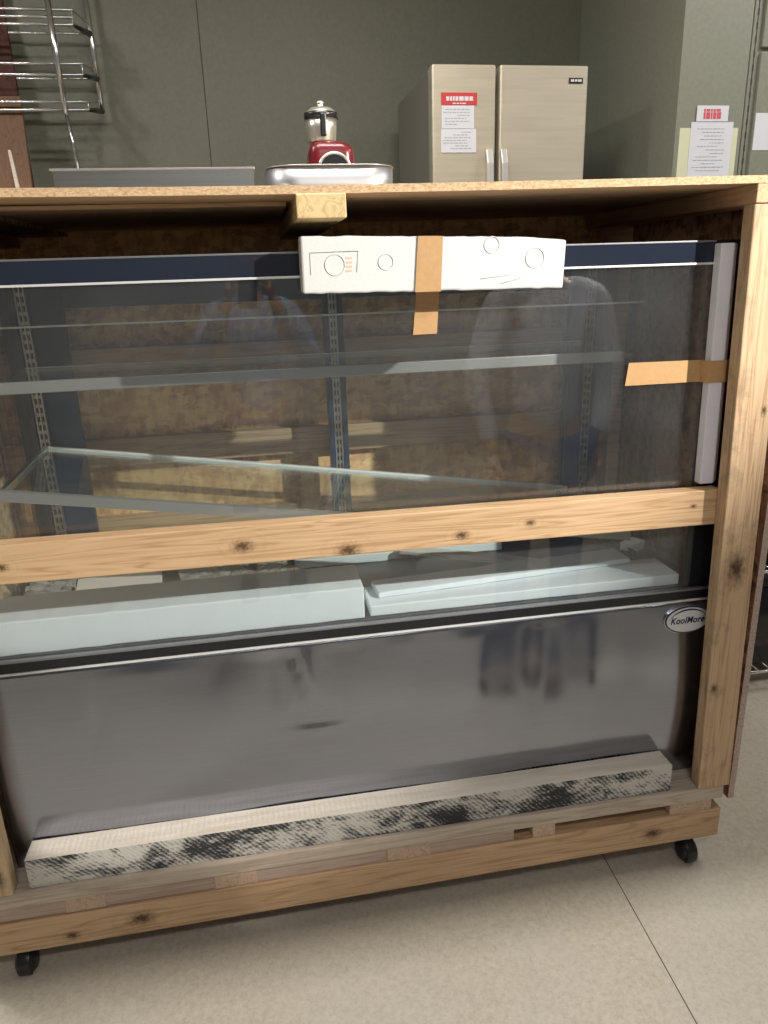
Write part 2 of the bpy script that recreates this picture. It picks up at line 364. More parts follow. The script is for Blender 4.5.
# whitewashed saw-marked board
t = NT('whitewashed_board')
nz = t.noise(t.coord((5, 5, 9)), 1.4, 6, .75, .4)
saw = t.add('TexWave', _wave_type='BANDS', _bands_direction='X'); saw.inputs['Scale'].default_value = 34; saw.inputs['Distortion'].default_value = 3.5; saw.inputs['Detail'].default_value = 3; saw.inputs['Detail Scale'].default_value = 2
t.link(t.coord((1, 1, 1.0), rot=(0, .75, 0)), saw.inputs['Vector'])
fine = t.noise(t.coord((30, 50, 260)), 1, 5, .8)
m1 = t.math('MULTIPLY', t.math('GREATER_THAN', nz, .52), 1.0)
k = t.math('ADD', t.math('MULTIPLY', t.math('SUBTRACT', nz, .46), 6.0), t.math('ADD', t.math('MULTIPLY', saw.outputs['Fac'], .5), t.math('MULTIPLY', t.math('SUBTRACT', fine, .5), 1.5)))
front = t.ramp(k, [(.15, (.60, .58, .53)), (.5, (.30, .295, .28)), (.95, (.030, .032, .035))])
tp = t.ramp(t.noise(t.coord((6, 60, 60)), 1, 4), [(.3, (.70, .62, .52)), (.7, (.84, .78, .69))])
g = t.add('NewGeometry'); sp = t.add('SeparateXYZ'); t.link(g.outputs['True Normal'], sp.inputs[0])
t.link(t.mix(t.math('GREATER_THAN', sp.outputs[2], .6), front, tp), t.b.inputs['Base Color']); t.set(Roughness=.75); t.bump(k, .3, .002); M['sawn'] = t.m
bm = bmesh.new(); vs = box(bm, -.610, .980, .012, .0775, .2435, .322)
obj('kick_board', bm, M['sawn'], crate, .002)
# casters
def caster(x, y):
    c = thing('caster', (x, y, 0), None, None)
    bm = bmesh.new(); lathe(bm, [(0.001, -.021), (.022, -.021), (.0285, -.013), (.030, -.004), (.026, -.002), (.026, .002), (.030, .004), (.0285, .013), (.022, .021), (.001, .021)], (x, y-.006, .030), 28, 'x'); obj('wheel', bm, M['rubber'], c)
    bm = bmesh.new(); secs = []
    for i in range(9):
        a = math.radians(-35 + i*22); rr = .034
        secs.append([Vector((x+sx_, y-.006 - rr2*math.sin(a), .030 + rr2*math.cos(a))) for sx_, rr2 in ((-.015, rr), (.015, rr), (.015, rr-.005), (-.015, rr-.005))])
    loft(bm, secs); obj('hood', bm, M['rubber'], c, .002)
    bm = bmesh.new(); lathe(bm, [(.001, 0), (.011, 0), (.011, .016), (.022, .016), (.022, .021), (.001, .021)], (x, y, .0605), 20); obj('swivel', bm, M['greytrim'], c)
    return c
c0 = caster(-.655, .03)
for x, y in ((1.055, .03), (-.655, .74), (1.055, .74)):
    c = copy_tree(c0); c.location = (x, y, 0); 
    c.parent = crate; c.location = Vector((x, y, 0)) - crate.location
c0.parent = crate; c0.location = Vector((-.655, .03, 0)) - crate.location

# ---------------------------------------------------------------- display case
CX0, CX1, CY0, CY1 = -.655, 1.085, .085, .72
case = thing('display_case', (.21, .4, .243), 'wide refrigerated glass display case with a dented stainless front panel, packed in the crate', 'display case')
# dented stainless front panel
bm = bmesh.new(); NX, NZ = 150, 60; z0, z1 = .2445, .752
def dent(x, z):
    d = 0
    d += .0032*math.sin(x*9+.6+z)*math.sin((z-.2)*4.5) + .0011*math.sin(x*21+z*6)*math.sin((z-.2)*4)
    for px, pz, rx, rz, a in ((-.02, .67, .030, .11, .004), (.07, .66, .028, .10, -.004), (.05, .55, .05, .018, .003), (.10, .525, .06, .012, -.0025), (-.42, .60, .018, .07, .003), (.36, .62, .05, .16, .005), (.47, .62, .05, .16, -.004), (.64, .60, .045, .18, .005), (.78, .60, .05, .18, -.005), (-.15, .6, .06, .16, -.003)):
        d += a*math.exp(-((x-px)/rx)**2-((z-pz)/rz)**2)
    # creases
    u = (x-.02) + (z-.75)*.30
    if z > .57: d += .0035*math.exp(-(u/.007)**2)
    edge = min(1, (z1-z)/.03)*min(1, (z-z0)/.03)*min(1, (CX1-x)/.04)*min(1, (x-CX0)/.04)
    return d*edge - .013*math.sin(math.pi*(z-z0)/(z1-z0))
g = [[bm.verts.new((CX0+(CX1-CX0)*i/NX, CY0+dent(CX0+(CX1-CX0)*i/NX, z0+(z1-z0)*j/NZ), z0+(z1-z0)*j/NZ)) for i in range(NX+1)] for j in range(NZ+1)]
for j in range(NZ):
    for i in range(NX): f = bm.faces.new((g[j][i], g[j][i+1], g[j+1][i+1], g[j+1][i])); f.smooth = True
# sides, back and underside close the base box
bk = [bm.verts.new((x, CY1, z)) for z in (z0, z1) for x in (CX0, CX1)]
bm.faces.new([g[j][0] for j in range(NZ+1)] + [bk[2], bk[0]]); bm.faces.new([g[j][NX] for j in range(NZ+1)] + [bk[3], bk[1]])
bm.faces.new(bk[:2] + [g[0][i] for i in range(NX, -1, -1)]); bm.faces.new(bk[2:] + [g[NZ][i] for i in range(NX, -1, -1)]); bm.faces.new((bk[0], bk[1], bk[3], bk[2]))
obj('front_panel', bm, M['panel_steel'], case)
bx('panel_trim', (CX0, CX1, CY0-.004, CY0+.004, .7525, .7575), M['trim'], case, .001)
bx('lower_frame', (CX0, CX1, CY0-.002, CY0+.02, .758, .782), M['black'], case, .002)
bx('lower_frame', (CX0, CX1, CY0-.006, CY0+.006, .7825, .7875), M['greytrim'], case, .001)
bx('deck', (CX0+.01, CX1-.01, CY0+.021, CY1-.02, .753, .785), M['darkdeck'], case)
# glass, stiles, canopy
bx('front_glass', (CX0+.02, CX1-.065, CY0, CY0+.006, .788, 1.556), M['glass'], case)
for x0, x1 in ((CX0, CX0+.03), (1.018, CX1)):
    bx('stile', (x0, x1, CY0+.0065, CY0+.028, .788, 1.600), M['black'], case, .002)
for x0, x1 in ((CX0, CX0+.03), (1.055, CX1)):
    bx('stile', (x0, x1, CY1-.03, CY1, .757, 1.600), M['black'], case, .002)
for x in (CX0+.004, CX1-.012):
    bx('side_glass', (x, x+.006, CY0+.03, CY1-.032, .788, 1.56), M['glass_back'], case)
bx('canopy_band', (CX0, 1.055, CY0-.001, CY0+.0055, 1.562, 1.602), M['navy'], case)
bx('band_trim', (CX0, 1.02, CY0-.004, CY0+.0052, 1.5565, 1.5612), M['trim'], case, .001)
bx('band_trim', (CX0, 1.00, CY0-.003, CY0+.0052, 1.6025, 1.6065), M['greytrim'], case, .001)
bx('top_sheet', (CX0, CX1, CY0+.007, CY1, 1.6005, 1.607), M['black'], case)
bx('canopy_light', (CX0+.04, CX1-.06, .15, .19, 1.578, 1.599), M['greytrim'], case, .004)
# rear sliding doors
def door(x0, x1, y, name='sliding_door', w0=.06, w1=.06):
    bm = bmesh.new(); box(bm, x0, x0+w0, y, y+.018, .80, 1.585); box(bm, x1-w1, x1, y, y+.018, .80, 1.585)
    box(bm, x0+w0, x1-w1, y, y+.018, .80, .85); box(bm, x0+w0, x1-w1, y, y+.018, 1.50, 1.585)
    d = obj(name, bm, M['doorframe'], case, .002)
    bx('pane', (x0+w0, x1-w1, y+.006, y+.012, .85, 1.50), M['glass_back'], d)
door(-.60, .25, .672, w0=.11, w1=.055); door(.20, 1.052, .696, w0=.05, w1=.12)
bx('rear_track', (CX0+.03, 1.055, .668, .718, .785, .7995), M['black'], case)
# slotted shelf standards
def standard(x, y, z0=.79, z1=1.59, w=.026):
    bm = bmesh.new(); box(bm, x-w/2, x-w/2+.004, y, y+.014, z0, z1); box(bm, x+w/2-.004, x+w/2, y, y+.014, z0, z1); box(bm, x-.002, x+.002, y, y+.014, z0, z1)
    z = z0
    while z < z1-.02:
        box(bm, x-w/2+.004, x+w/2-.004, y+.003, y+.006, z, z+.009); z += .024
    return obj('shelf_standard', bm, M['standard'], case)
standard(-.585, .648); standard(.222, .652, w=.022); standard(.985, .648)
bx('standard_post', (-.618, -.600, .64, .665, .79, 1.59), M['black'], case, .002)
bx('standard_post', (.195, .2105, .650, .668, .79, 1.59), M['doorframe'], case, .002)
bx('standard_post', (.234, .250, .650, .668, .79, 1.59), M['doorframe'], case, .002)
bx('standard_post', (.925, .970, .650, .668, .79, 1.59), M['doorframe'], case, .002)
# upper shelf (level)
zs = 1.345
sh = bx('glass_shelf', (-.60, .955, .34, .64, zs, zs+.008), M['shelfglass'], case)
bx('shelf_trim', (-.64, .93, .325, .339, zs-.018, zs+.009), M['shelfedge'], sh, .002)
bx('shelf_trim', (-.60, .955, .6405, .646, zs-.002, zs+.009), M['trim'], sh)
for x in (-.607, .956):
    bm = bmesh.new(); loft(bm, [[(x, .33, zs-.012), (x+.006, .33, zs-.012), (x+.006, .33, zs), (x, .33, zs)], [(x, .647, zs-.04), (x+.006, .647, zs-.04), (x+.006, .647, zs), (x, .647, zs)]], smooth=False)
    obj('shelf_bracket', bm, M['steel'], sh)
p = onY(190, 320.5, .30)
bx('glint_bar', (-.60, .96, .296, .302, p.z-.002, p.z+.002), M['trim'], case)  # thin pale bar added to give the bright lines behind the glass
# badge
by = CY0-.010; bc = Vector((1.021, by, .706))
M['badge_white'] = plain('badge_white', (.80, .80, .84), .3); M['badge_blue'] = plain('badge_dark_blue', (.015, .02, .06), .3); M['badge_chrome'] = plain('badge_chrome', (.75, .75, .78), .2, .9)
def ell(name, ax, az, y0, y1, m, parent, dx=0, dz=0, n=48):
    bm = bmesh.new(); loft(bm, [[(bc.x+dx+ax*math.cos(2*math.pi*k/n), y, bc.z+dz+az*math.sin(2*math.pi*k/n)) for k in range(n)] for y in (y0, y1)], smooth=False); return obj(name, bm, m, parent)
badge = ell('badge', .064, .0385, by, CY0-.0015, M['badge_chrome'], case)
ell('badge_ring', .0625, .037, by-.0012, by+.0002, M['badge_blue'], badge)
ell('badge_face', .0585, .0335, by-.0022, by-.0010, M['badge_white'], badge)
bm = bmesh.new(); n = 40; secs = []
for k in range(n+1):
    a = math.radians(20+150*k/n); w = .0016*math.sin(math.pi*k/n)+.0003
    cx, cz = bc.x+.052*math.cos(a), bc.z-.006+.034*math.sin(a)
    secs.append([(cx, by-.003, cz-w), (cx, by-.003, cz+w), (cx, by-.0021, cz+w), (cx, by-.0021, cz-w)])
loft(bm, secs, smooth=False); obj('badge_swoosh', bm, M['badge_blue'], badge)
def text(name, s, size, x, y, z, m, parent, rotz=0., tilt=math.pi/2, shear=0., bold=0., ext=.0004, align='LEFT', space=1.0, mat=None):
    cu = bpy.data.curves.new(name, 'FONT'); cu.body = s; cu.size = size; cu.shear = shear; cu.offset = bold; cu.extrude = ext; cu.align_x = align; cu.space_character = space
    tmp = bpy.data.objects.new('tmp', cu); C.objects.link(tmp); bpy.context.view_layer.update()
    dg = bpy.context.evaluated_depsgraph_get(); me = bpy.data.meshes.new_from_object(tmp.evaluated_get(dg)); me.name = name
    wid = max((v.co.x for v in me.vertices), default=0)
    bpy.data.objects.remove(tmp); me.materials.clear(); me.materials.append(m)
    o = bpy.data.objects.new(name, me); C.objects.link(o); off = Vector((0, 0, 0)); q = parent
    while q is not None: off += q.location; q = q.parent
    o.parent = parent; o.location = Vector((x, y, z)) - off; o.rotation_euler = (tilt, 0, rotz); return o, wid
x = bc.x-.0475
o, wd_ = text('badge_lettering', 'KoolMore', .0245, x-.001, by-.0024, bc.z-.009, M['badge_blue'], badge, shear=.22, bold=.0006, space=1.06); o.scale = (.093/wd_, 1, 1)

# ---------------------------------------------------------------- packing foam and tape
def blob_box(name, dims, m, parent=None, bev=.006, sub=None, amp=0., seed=0, rot=None, piv=None):
    """foam slab with slightly lumpy edges"""
    x0, x1, y0, y1, z0, z1 = dims; rnd = random.Random(seed); bm = bmesh.new(); box(bm, *dims)
    bmesh.ops.subdivide_edges(bm, edges=[e for e in bm.edges if abs(e.verts[0].co.x-e.verts[1].co.x) > .5*(x1-x0)], cuts=24)
    for v in bm.verts:
        v.co.y += rnd.uniform(-amp, amp)*.6; v.co.z += rnd.uniform(-amp, amp)
    if rot is not None:
        E = Euler(rot).to_matrix(); pv = Vector(piv) if piv is not None else Vector(((x0+x1)/2, (y0+y1)/2, z0))
        for v in bm.verts: v.co = pv + E @ (v.co-pv)
    return obj(name, bm, m, parent, bev)
fb = thing('foam_block', (.366, .05, 1.525), 'white packing foam block strapped with brown tape to the top front of the glass case', 'foam block')
q0, q1, q2, q3 = onY(300, 236, .015), onY(567, 237, .015), onY(303, 294, .015), onY(563, 288, .015)
bm = bmesh.new(); NS = 30; secs = []; rnd = random.Random(3)
for i in range(NS+1):
    u = i/NS; xt, xb = q0.x+(q1.x-q0.x)*u, q2.x+(q3.x-q2.x)*u; zt_ = q0.z+(q1.z-q0.z)*u + rnd.uniform(-.001, .001); zb_ = q2.z+(q3.z-q2.z)*u + rnd.uniform(-.001, .001)
    lift = -.006*max(0, (u-.82)/.18) 
    secs.append([(xb, .015, zb_), (xt, .015, zt_+lift), (xt-(.0 if u < .8 else .0), .079, zt_+.003+lift), (xb, .079, zb_+.002)])
loft(bm, secs, smooth=False); foam = obj('foam_body', bm, M['foam'], fb, .004)
# pressed rings and recess frame in the foam face
def ring(cx, cz, r, y, m=None):
    bm = bmesh.new(); n = 28; secs = []
    for k in range(n+1):
        a = 2*math.pi*k/n; secs.append([(cx+(r+dr)*math.cos(a), y+dy, cz+(r+dr)*math.sin(a)) for dr, dy in ((-.0012, 0), (0, -.0014), (.0012, 0), (0, .0006))])
    loft(bm, secs, caps=False); obj('moulded_ring', bm, M['foam'], fb)
for px, py, r in ((335, 265, .019), (386, 262, .0145), (492, 245, .0155), (535, 258, .019)):
    p = onY(px, py, .0145); ring(p.x, p.z, r, .0147)
a, b = onY(310, 253, .0145), onY(358, 251, .0145); c_, d_ = onY(311, 275, .0145), onY(357, 272, .0145)
bm = bmesh.new(); tube(bm, [c_, a, b, d_], .0007, 6); obj('moulded_recess', bm, M['foam'], fb)
for (p, q) in (((480, 279), (545, 268)), ((500, 284), (562, 264))):
    bm = bmesh.new(); tube(bm, [onY(*p, .0148), onY((p[0]+q[0])/2, (p[1]+q[1])/2+1, .0146), onY(*q, .0148)], .0007, 6); obj('crease', bm, M['foam'], fb)
# stamped ink mark
M['ink'] = plain('faded_orange_ink', (.80, .56, .42), .8)
for k in range(4):
    p = onY(349, 258+k*4.2, .0142); bx('ink_mark', (p.x-.006, p.x+.006, .0143, .0149, p.z-.0018, p.z+.0018), M['ink'], fb)
# tape over the block, then down onto the glass
ta, tb = onY(418, 238, .013), onY(443, 238, .013); tc_, td = onY(415, 291, .013), onY(441, 290, .013)
def strip(name, pairs, m, parent, th=.0008):
    bm = bmesh.new(); secs = []
    ps = [(Vector(a), Vector(b)) for a, b in pairs]
    for i, (a, b) in enumerate(ps):
        a2 = ps[min(i+1, len(ps)-1)][0]-ps[max(i-1, 0)][0]; nrm = (b-a).cross(a2).normalized()*th
        secs.append([a-nrm*.5, b-nrm*.5, b+nrm*.5, a+nrm*.5])
    loft(bm, secs, smooth=False); return obj(name, bm, m, parent)
ga, gb, gc, gd = onY(416, 291, .0835), onY(439, 290, .0835), onY(413, 335, .0835), onY(437, 334, .0835)
zlo = min(tc_.z, td.z)-.001
strip('packing_tape', [((ta.x+.002, .083, ta.z+.005), (tb.x+.002, .083, tb.z+.005)), ((ta.x, .0125, ta.z+.0035), (tb.x, .0125, tb.z+.0035)), ((tc_.x, .0125, zlo-.001), (td.x, .0125, zlo-.001)),
    ((ga.x, .0828, zlo-.004), (gb.x, .0828, zlo-.004)), ((gc.x, .0832, gc.z), (gd.x, .0832, gd.z+.001))], M['tape'], fb)
# white foam edge guard with tape on the right side of the case
eg = thing('edge_guard', (1.045, .07, 1.05), 'upright white foam strip guarding the right edge of the glass, held by brown tape', 'foam strip')
bm = bmesh.new(); P_ = lambda x, y, Y: onY(x, y, Y)
tl, bl, tr, br_ = P_(722, 243, .058), P_(700, 485, .058), P_(735, 243, .058), P_(712.5, 486, .058)
w_ = .021
loft(bm, [[(bl.x, .058, 1.066), (br_.x, .058, 1.066), (br_.x+w_, .0785, 1.066), (br_.x+w_, .0835, 1.066), (bl.x, .0835, 1.066)], [(tl.x, .058, tl.z), (tr.x, .058, tl.z), (tr.x+w_, .0785, tl.z), (tr.x+w_, .0835, tl.z), (tl.x, .0835, tl.z)]], smooth=False)
obj('foam_strip', bm, M['foam_lav'], eg, .002)
A0, A1 = onY(629, 363, .0825), onY(625, 386, .0825)
xa, xb2 = onY(706, 361, .0825).x, onY(711, 384, .055).x
sl = onY(709, 361, .0565); sl2 = onY(708, 383, .0565); sr = onY(728, 361, .0565); 
strip('packing_tape', [((A1.x, .0832, A1.z), (A0.x, .0832, A0.z)), ((sl2.x-.004, .0832, sl2.z), (sl.x-.004, .0832, sl.z)), ((sl2.x-.001, .0562, sl2.z), (sl.x-.001, .0562, sl.z)),
   ((sr.x-.003, .0562, sl2.z), (sr.x-.003, .0562, sl.z)), ((sr.x+.019, .0775, sl2.z), (sr.x+.019, .0775, sl.z))], M['tape'], eg)
# foam inside the case
zd = .786
tag(blob_box('foam_block', (-.63, .205, .112, .262, zd, .866), M['foam_clear'], None, .003, amp=.0008, seed=5), 'long thick pale blue-white foam block lying in the bottom left of the case', 'foam block')
tag(blob_box('foam_slab', (.218, 1.012, .116, .235, zd, .813), M['foam_clear'], None, .003, amp=.0005, seed=6), 'long thin white foam slab lying flat in the bottom right of the case', 'foam slab', None)
tag(blob_box('foam_slab', (.245, .93, .152, .232, .8145, .829), M['foam_clear'], None, .003, amp=.0008, seed=7, rot=(0, math.radians(.0), math.radians(5.0)), piv=(.245, .16, .8145)), 'thin white foam slab resting askew on top of the long flat slab', 'foam slab')
tag(blob_box('foam_slab', (.06, .66, .46, .58, zd, .812), M['foam_clear'], None, .003, amp=.001, seed=8), 'white foam slab at the back of the case floor behind the wooden rail', 'foam slab')
tag(blob_box('foam_slab', (.37, .76, .33, .375, .813, .826), M['foam'], None, .003, amp=.0005, seed=9, rot=(math.radians(0), math.radians(0), math.radians(-30)), piv=(.55, .42, .82)), 'narrow white foam strip lying slanted across the back slab', 'foam slab')
p = onZ(632, 545, .80); tag(blob_box('foam_scrap', (p.x-.03, p.x+.03, p.y-.02, p.y+.02, zd, .812), M['foam'], None, .004, amp=.002, seed=12, rot=(0, 0, .5)), 'small white foam scrap among dark shelf bars in the case', 'foam scrap')
# loose shelf bars
M['darkbar'] = plain('dark_steel_bar', (.09, .10, .11), .3, .8)
for i, (xa_, ya_, xb_, yb_) in enumerate(((590, 530, 640, 572), (606, 528, 656, 566), (620, 528, 672, 563))):
    a, b = onZ(xa_, ya_, .80), onZ(xb_, yb_, .80); a.y = min(a.y, .60); a.x = min(a.x, .98); b.x = min(b.x, 1.0)
    bm = bmesh.new(); d = (b-a).normalized(); s_ = Vector((-d.y, d.x, 0))*.007
    zz = zd+.0005
    loft(bm, [[(q-s_).to_2d().to_3d()+Vector((0, 0, zz)), (q+s_).to_2d().to_3d()+Vector((0, 0, zz)), (q+s_).to_2d().to_3d()+Vector((0, 0, zz+.016)), (q+s_*.4).to_2d().to_3d()+Vector((0, 0, zz+.016)), (q+s_*.4).to_2d().to_3d()+Vector((0, 0, zz+.004)), (q-s_).to_2d().to_3d()+Vector((0, 0, zz+.004))] for q in (a, b)], smooth=False)
    tag(obj('shelf_bar', bm, M['darkbar']), 'dark angled metal shelf bar lying loose in the bottom right corner of the case', 'shelf bar', 'loose shelf bars')
# manuals in a plastic bag
def crumple(name, x0, x1, y0, y1, z, amp, m, label, cat, seed, rot=0):
    bm = bmesh.new(); n = 22; rnd = random.Random(seed); ph = [rnd.uniform(0, 6) for _ in range(8)]
    cxx, cyy = (x0+x1)/2, (y0+y1)/2; grid = []
    for j in range(n+1):
        row = []
        for i in range(n+1):
            u, v = x0+(x1-x0)*i/n, y0+(y1-y0)*j/n
            h = abs(math.sin(u*40+ph[0]+math.sin(v*50+ph[1])*1.5))*.5 + abs(math.sin(v*60+ph[2]+u*30))*.5
            dx, dy = u-cxx, v-cyy
            row.append(bm.verts.new((cxx+dx*math.cos(rot)-dy*math.sin(rot), cyy+dx*math.sin(rot)+dy*math.cos(rot), z+amp*h)))
        grid.append(row)
    for j in range(n):
        for i in range(n): bm.faces.new((grid[j][i], grid[j][i+1], grid[j+1][i+1], grid[j+1][i]))
    bmesh.ops.solidify(bm, geom=bm.faces[:], thickness=.0006)
    return tag(obj(name, bm, m), label, cat)
M['paper'] = plain('white_paper', (.78, .76, .70), .7)
M['plastic'] = plain('clear_plastic_film', (.75, .74, .68), .18, 0, Alpha=.35)
tag(bx('manual', (-.52, -.30, .40, .54, zd, zd+.006), M['paper'], None, .001, rot=(0, 0, .12)), 'white printed manual on the case floor behind the long foam block', 'booklet')
M['print'] = plain('printed_text_grey', (.25, .25, .25), .7)
crumple('plastic_bag', -.64, -.52, .34, .56, zd+.001, .03, M['plastic'], 'crumpled clear plastic bag at the left end of the case floor', 'plastic bag', 2)
crumple('plastic_film', -.25, .06, .34, .60, zd+.001, .018, M['plastic'], 'crinkled clear plastic film on the case floor behind the foam block', 'plastic film', 5, .2)
# fallen lower shelf
fs = thing('fallen_shelf', (-.6, .3, 1.12), 'lower glass shelf hanging tilted inside the case, right end dropped below the left', 'shelf')
TL, TR = Vector((-.575, .640, 1.133)), Vector((.93, .640, .90)); dx = (TR-TL); fdir = Vector((0, -1, -.035)); FD = .40
def slab(A, B, w0, w1, th, name, m, par, up=0.):
    bm = bmesh.new(); n_ = Vector((0, 0, 1))
    loft(bm, [[p+fdir*w0+n_*(up), p+fdir*w1+n_*(up), p+fdir*w1+n_*(up+th), p+fdir*w0+n_*(up+th)] for p in (A, B)], smooth=False); return obj(name, bm, m, par)
slab(TL, TR, .010, FD, .007, 'glass_pane', M['shelfglass'], fs)
slab(TL, TR, 0, .009, .014, 'rear_trim', M['trim'], fs, -.004)
slab(TL-dx.normalized()*.02, TR, FD+.001, FD+.016, .024, 'front_trim', M['shelfedge'], fs, -.012)
slab(TL-dx.normalized()*.010, TL-dx.normalized()*.001, 0, FD+.01, .018, 'end_bracket', M['steel'], fs, -.009)

# ---------------------------------------------------------------- things on the crate top
tz = 1.724
t0, t1 = onY(52, 170, .35), onY(253, 167, .35)
tray = thing('steel_tray', ((t0.x+t1.x)/2, .45, tz), 'rectangular stainless steel pan on the crate top at left', 'steel pan')
bm = bmesh.new(); X0, X1, Y0, Y1, zt_ = t0.x, t1.x, .35, .62, t0.z; th = .004
box(bm, X0, X1, Y0, Y0+th, tz-.004, zt_); box(bm, X0, X1, Y1-th, Y1, tz-.004, zt_); box(bm, X0, X0+th, Y0+th, Y1-th, tz-.004, zt_); box(bm, X1-th, X1, Y0+th, Y1-th, tz-.004, zt_); box(bm, X0+th, X1-th, Y0+th, Y1-th, tz-.004, tz)
obj('pan_body', bm, steel('pan_steel', (.62, .62, .60), .22, .5), tray)
bm = bmesh.new(); box(bm, X0-.006, X1+.003, Y0-.002, Y0+.006, zt_-.002, zt_+.0025); box(bm, X0-.006, X0+.004, Y0, Y1, zt_-.002, zt_+.0025); box(bm, X1-.004, X1+.003, Y0, Y1, zt_-.002, zt_+.0025); box(bm, X0, X1, Y1-.004, Y1+.002, zt_-.002, zt_+.0025)
obj('rim', bm, M['greytrim'], tray, .001)
p0, p1 = onY(267, 168, .42), onY(397, 166, .42); cx_ = (p0.x+p1.x)/2; rw = (p1.x-p0.x)/2
pan = thing('round_pan', (cx_, .51, tz), 'oval aluminium pan with rounded sides on the crate top beside the cross beam', 'pan')
def rrect(cx, cy, hx, hy, r, z, n=8):
    pts = []
    for q, (sx_, sy_) in enumerate(((1, 1), (-1, 1), (-1, -1), (1, -1))):
        for k in range(n+1):
            a = math.pi/2*(q + k/n); pts.append(Vector((cx+sx_*(hx-r)+r*math.cos(a), cy+sy_*(hy-r)+r*math.sin(a), z)))
    return pts
bm = bmesh.new(); hz = onY(330, 166, .44).z
loft(bm, [rrect(cx_, .53, hx, hy, r, z) for hx, hy, r, z in ((rw-.008, .11, .07, tz-.004), (rw-.003, .118, .074, tz+.006), (rw-.001, .12, .075, tz+.03), (rw, .12, .075, hz), (rw-.004, .116, .07, hz), (rw-.006, .112, .07, tz+.03), (rw-.02, .10, .06, tz+.002))])
obj('pan_body', bm, M['satin'], pan)
bm = bmesh.new(); rim = rrect(cx_, .53, rw+.001, .121, .076, hz-.001); tube(bm, rim+[rim[0]], .0015, 6); obj('rim', bm, M['satin'], pan)
bx('side_handle', (cx_-rw-.014, cx_-rw+.002, .50, .56, tz+.012, tz+.05), M['rubber'], pan, .004)
# red food processor
fpY = .715; b0 = onY(330, 165, fpY); pc = onY(322, 140, fpY).x; pr = onY(329, 140, fpY).x
fp = thing('food_processor', (b0.x, fpY, tz), 'small red food processor with a black-banded steel jar, behind the oval pan', 'food processor')
M['red'] = plain('glossy_red_plastic', (.11, .006, .010), .28); M['jar'] = plain('polished_jar_steel', (.60, .56, .48), .3, .8); M['smoke'] = plain('black_plastic', (.012, .012, .012), .25)
bl_, br2 = onY(308, 165, fpY).x, onY(353, 165, fpY).x; zt2 = onY(330, 144, fpY).z
bm = bmesh.new(); secs = []
cxb = (bl_+br2)/2; hwb = (br2-bl_)/2
for hw, hy, z in ((hwb, .055, tz), (hwb*1.0, .057, tz+.06), (hwb*.99, .057, zt2-.03), (hwb*.93, .055, zt2-.016), (hwb*.80, .05, zt2-.005), (hwb*.62, .042, zt2)):
    secs.append(rrect(cxb-(0 if z < zt2-.01 else .004), fpY+.0, hw, hy, min(hw, hy)*.5, z))
loft(bm, secs); obj('motor_base', bm, M['red'], fp)
bm = bmesh.new(); n = 20; ax, az = hwb*.62, (zt2-.022)-(onY(330, 166, fpY).z)+.0; zc0 = onY(330, 168, fpY).z - .01
loft(bm, [[Vector((cxb+.004+ax*s*math.cos(math.pi*k/n), y, zc0+(az+.004)*s*math.sin(math.pi*k/n))) for k in range(n+1)]+[Vector((cxb+.004-ax*s, y, tz+.01)), Vector((cxb+.004+ax*s, y, tz+.01))] for y, s in ((fpY-.053, 1.0), (fpY-.0605, .96))], smooth=False)
obj('control_recess', bm, M['smoke'], fp)
bm = bmesh.new(); pts = [Vector((cxb+.004+ax*1.08*math.cos(math.pi*k/n), fpY-.059, zc0+(az+.007)*math.sin(math.pi*k/n))) for k in range(1, n)]; tube(bm, pts, .004, 8); obj('chrome_arch', bm, M['jar'], fp)
jt, jb, jr = onY(322, 118, fpY).z, onY(322, 143, fpY).z, (onY(338, 120, fpY).x-onY(306, 120, fpY).x)/2
bm = bmesh.new(); lathe(bm, [(.001, 0), (jr*.84, 0), (jr*.88, .004), (jr*.93, (jt-jb)*.5), (jr*.98, jt-jb), (.001, jt-jb)], (pc, fpY, jb-.001), 32); jar = obj('jar', bm, M['jar'], fp)
lt = onY(322, 108, fpY).z
bm = bmesh.new(); lathe(bm, [(jr*.9, -.004), (jr*1.05, -.004), (jr*1.06, .010), (jr*.9, .012)], (pc, fpY, jt), 32); obj('band', bm, M['smoke'], jar)
bm = bmesh.new(); h = lt-jt; lathe(bm, [(jr*.95, .009), (jr*.9, h*.6), (jr*.65, h*.95), (jr*.3, h*1.05), (.009, h*1.1), (.008, h*1.35), (.010, h*1.5), (.006, h*1.7), (.001, h*1.72)], (pc, fpY, jt), 32); obj('lid', bm, M['jar'], jar)
bx('handle', (pc-.007, pc+.009, fpY-jr-.006, fpY-jr*.8, jb+.01, jt+.004), M['smoke'], jar, .003)

def lines(parent, x0, x1, ztop, zbot, y, n, seed, m, h=.0022, ragged=.35):
    rnd = random.Random(seed); bm = bmesh.new()
    for i in range(n):
        z = ztop-(ztop-zbot)*(i+.5)/n; L = (x1-x0)*(1-rnd.random()*ragged); s_ = x0+rnd.random()*(x1-x0-L); cur = s_
        while cur < s_+L-.004:
            w3 = min(rnd.uniform(.006, .018), s_+L-cur); box(bm, cur, cur+w3, y-.0004, y, z-h/2, z+h/2); cur += w3+.003
    return obj('printed_text', bm, m, parent)
# ---------------------------------------------------------------- back of the room
M['counter'] = plain('grey_counter', (.35, .35, .34), .5)
tb = thing('work_table', (1.0, 1.75, 0), 'steel work table behind the crate carrying the refrigerator', 'table')
bx('table_top', (-1.05, 1.60, 1.42, 2.2, .86, .90), M['steel'], tb, .004)
for x in (-1.0, 1.52):
    for y in (1.46, 2.12): bx('leg', (x, x+.04, y, y+.04, 0, .8595), M['steel'], tb, .004)
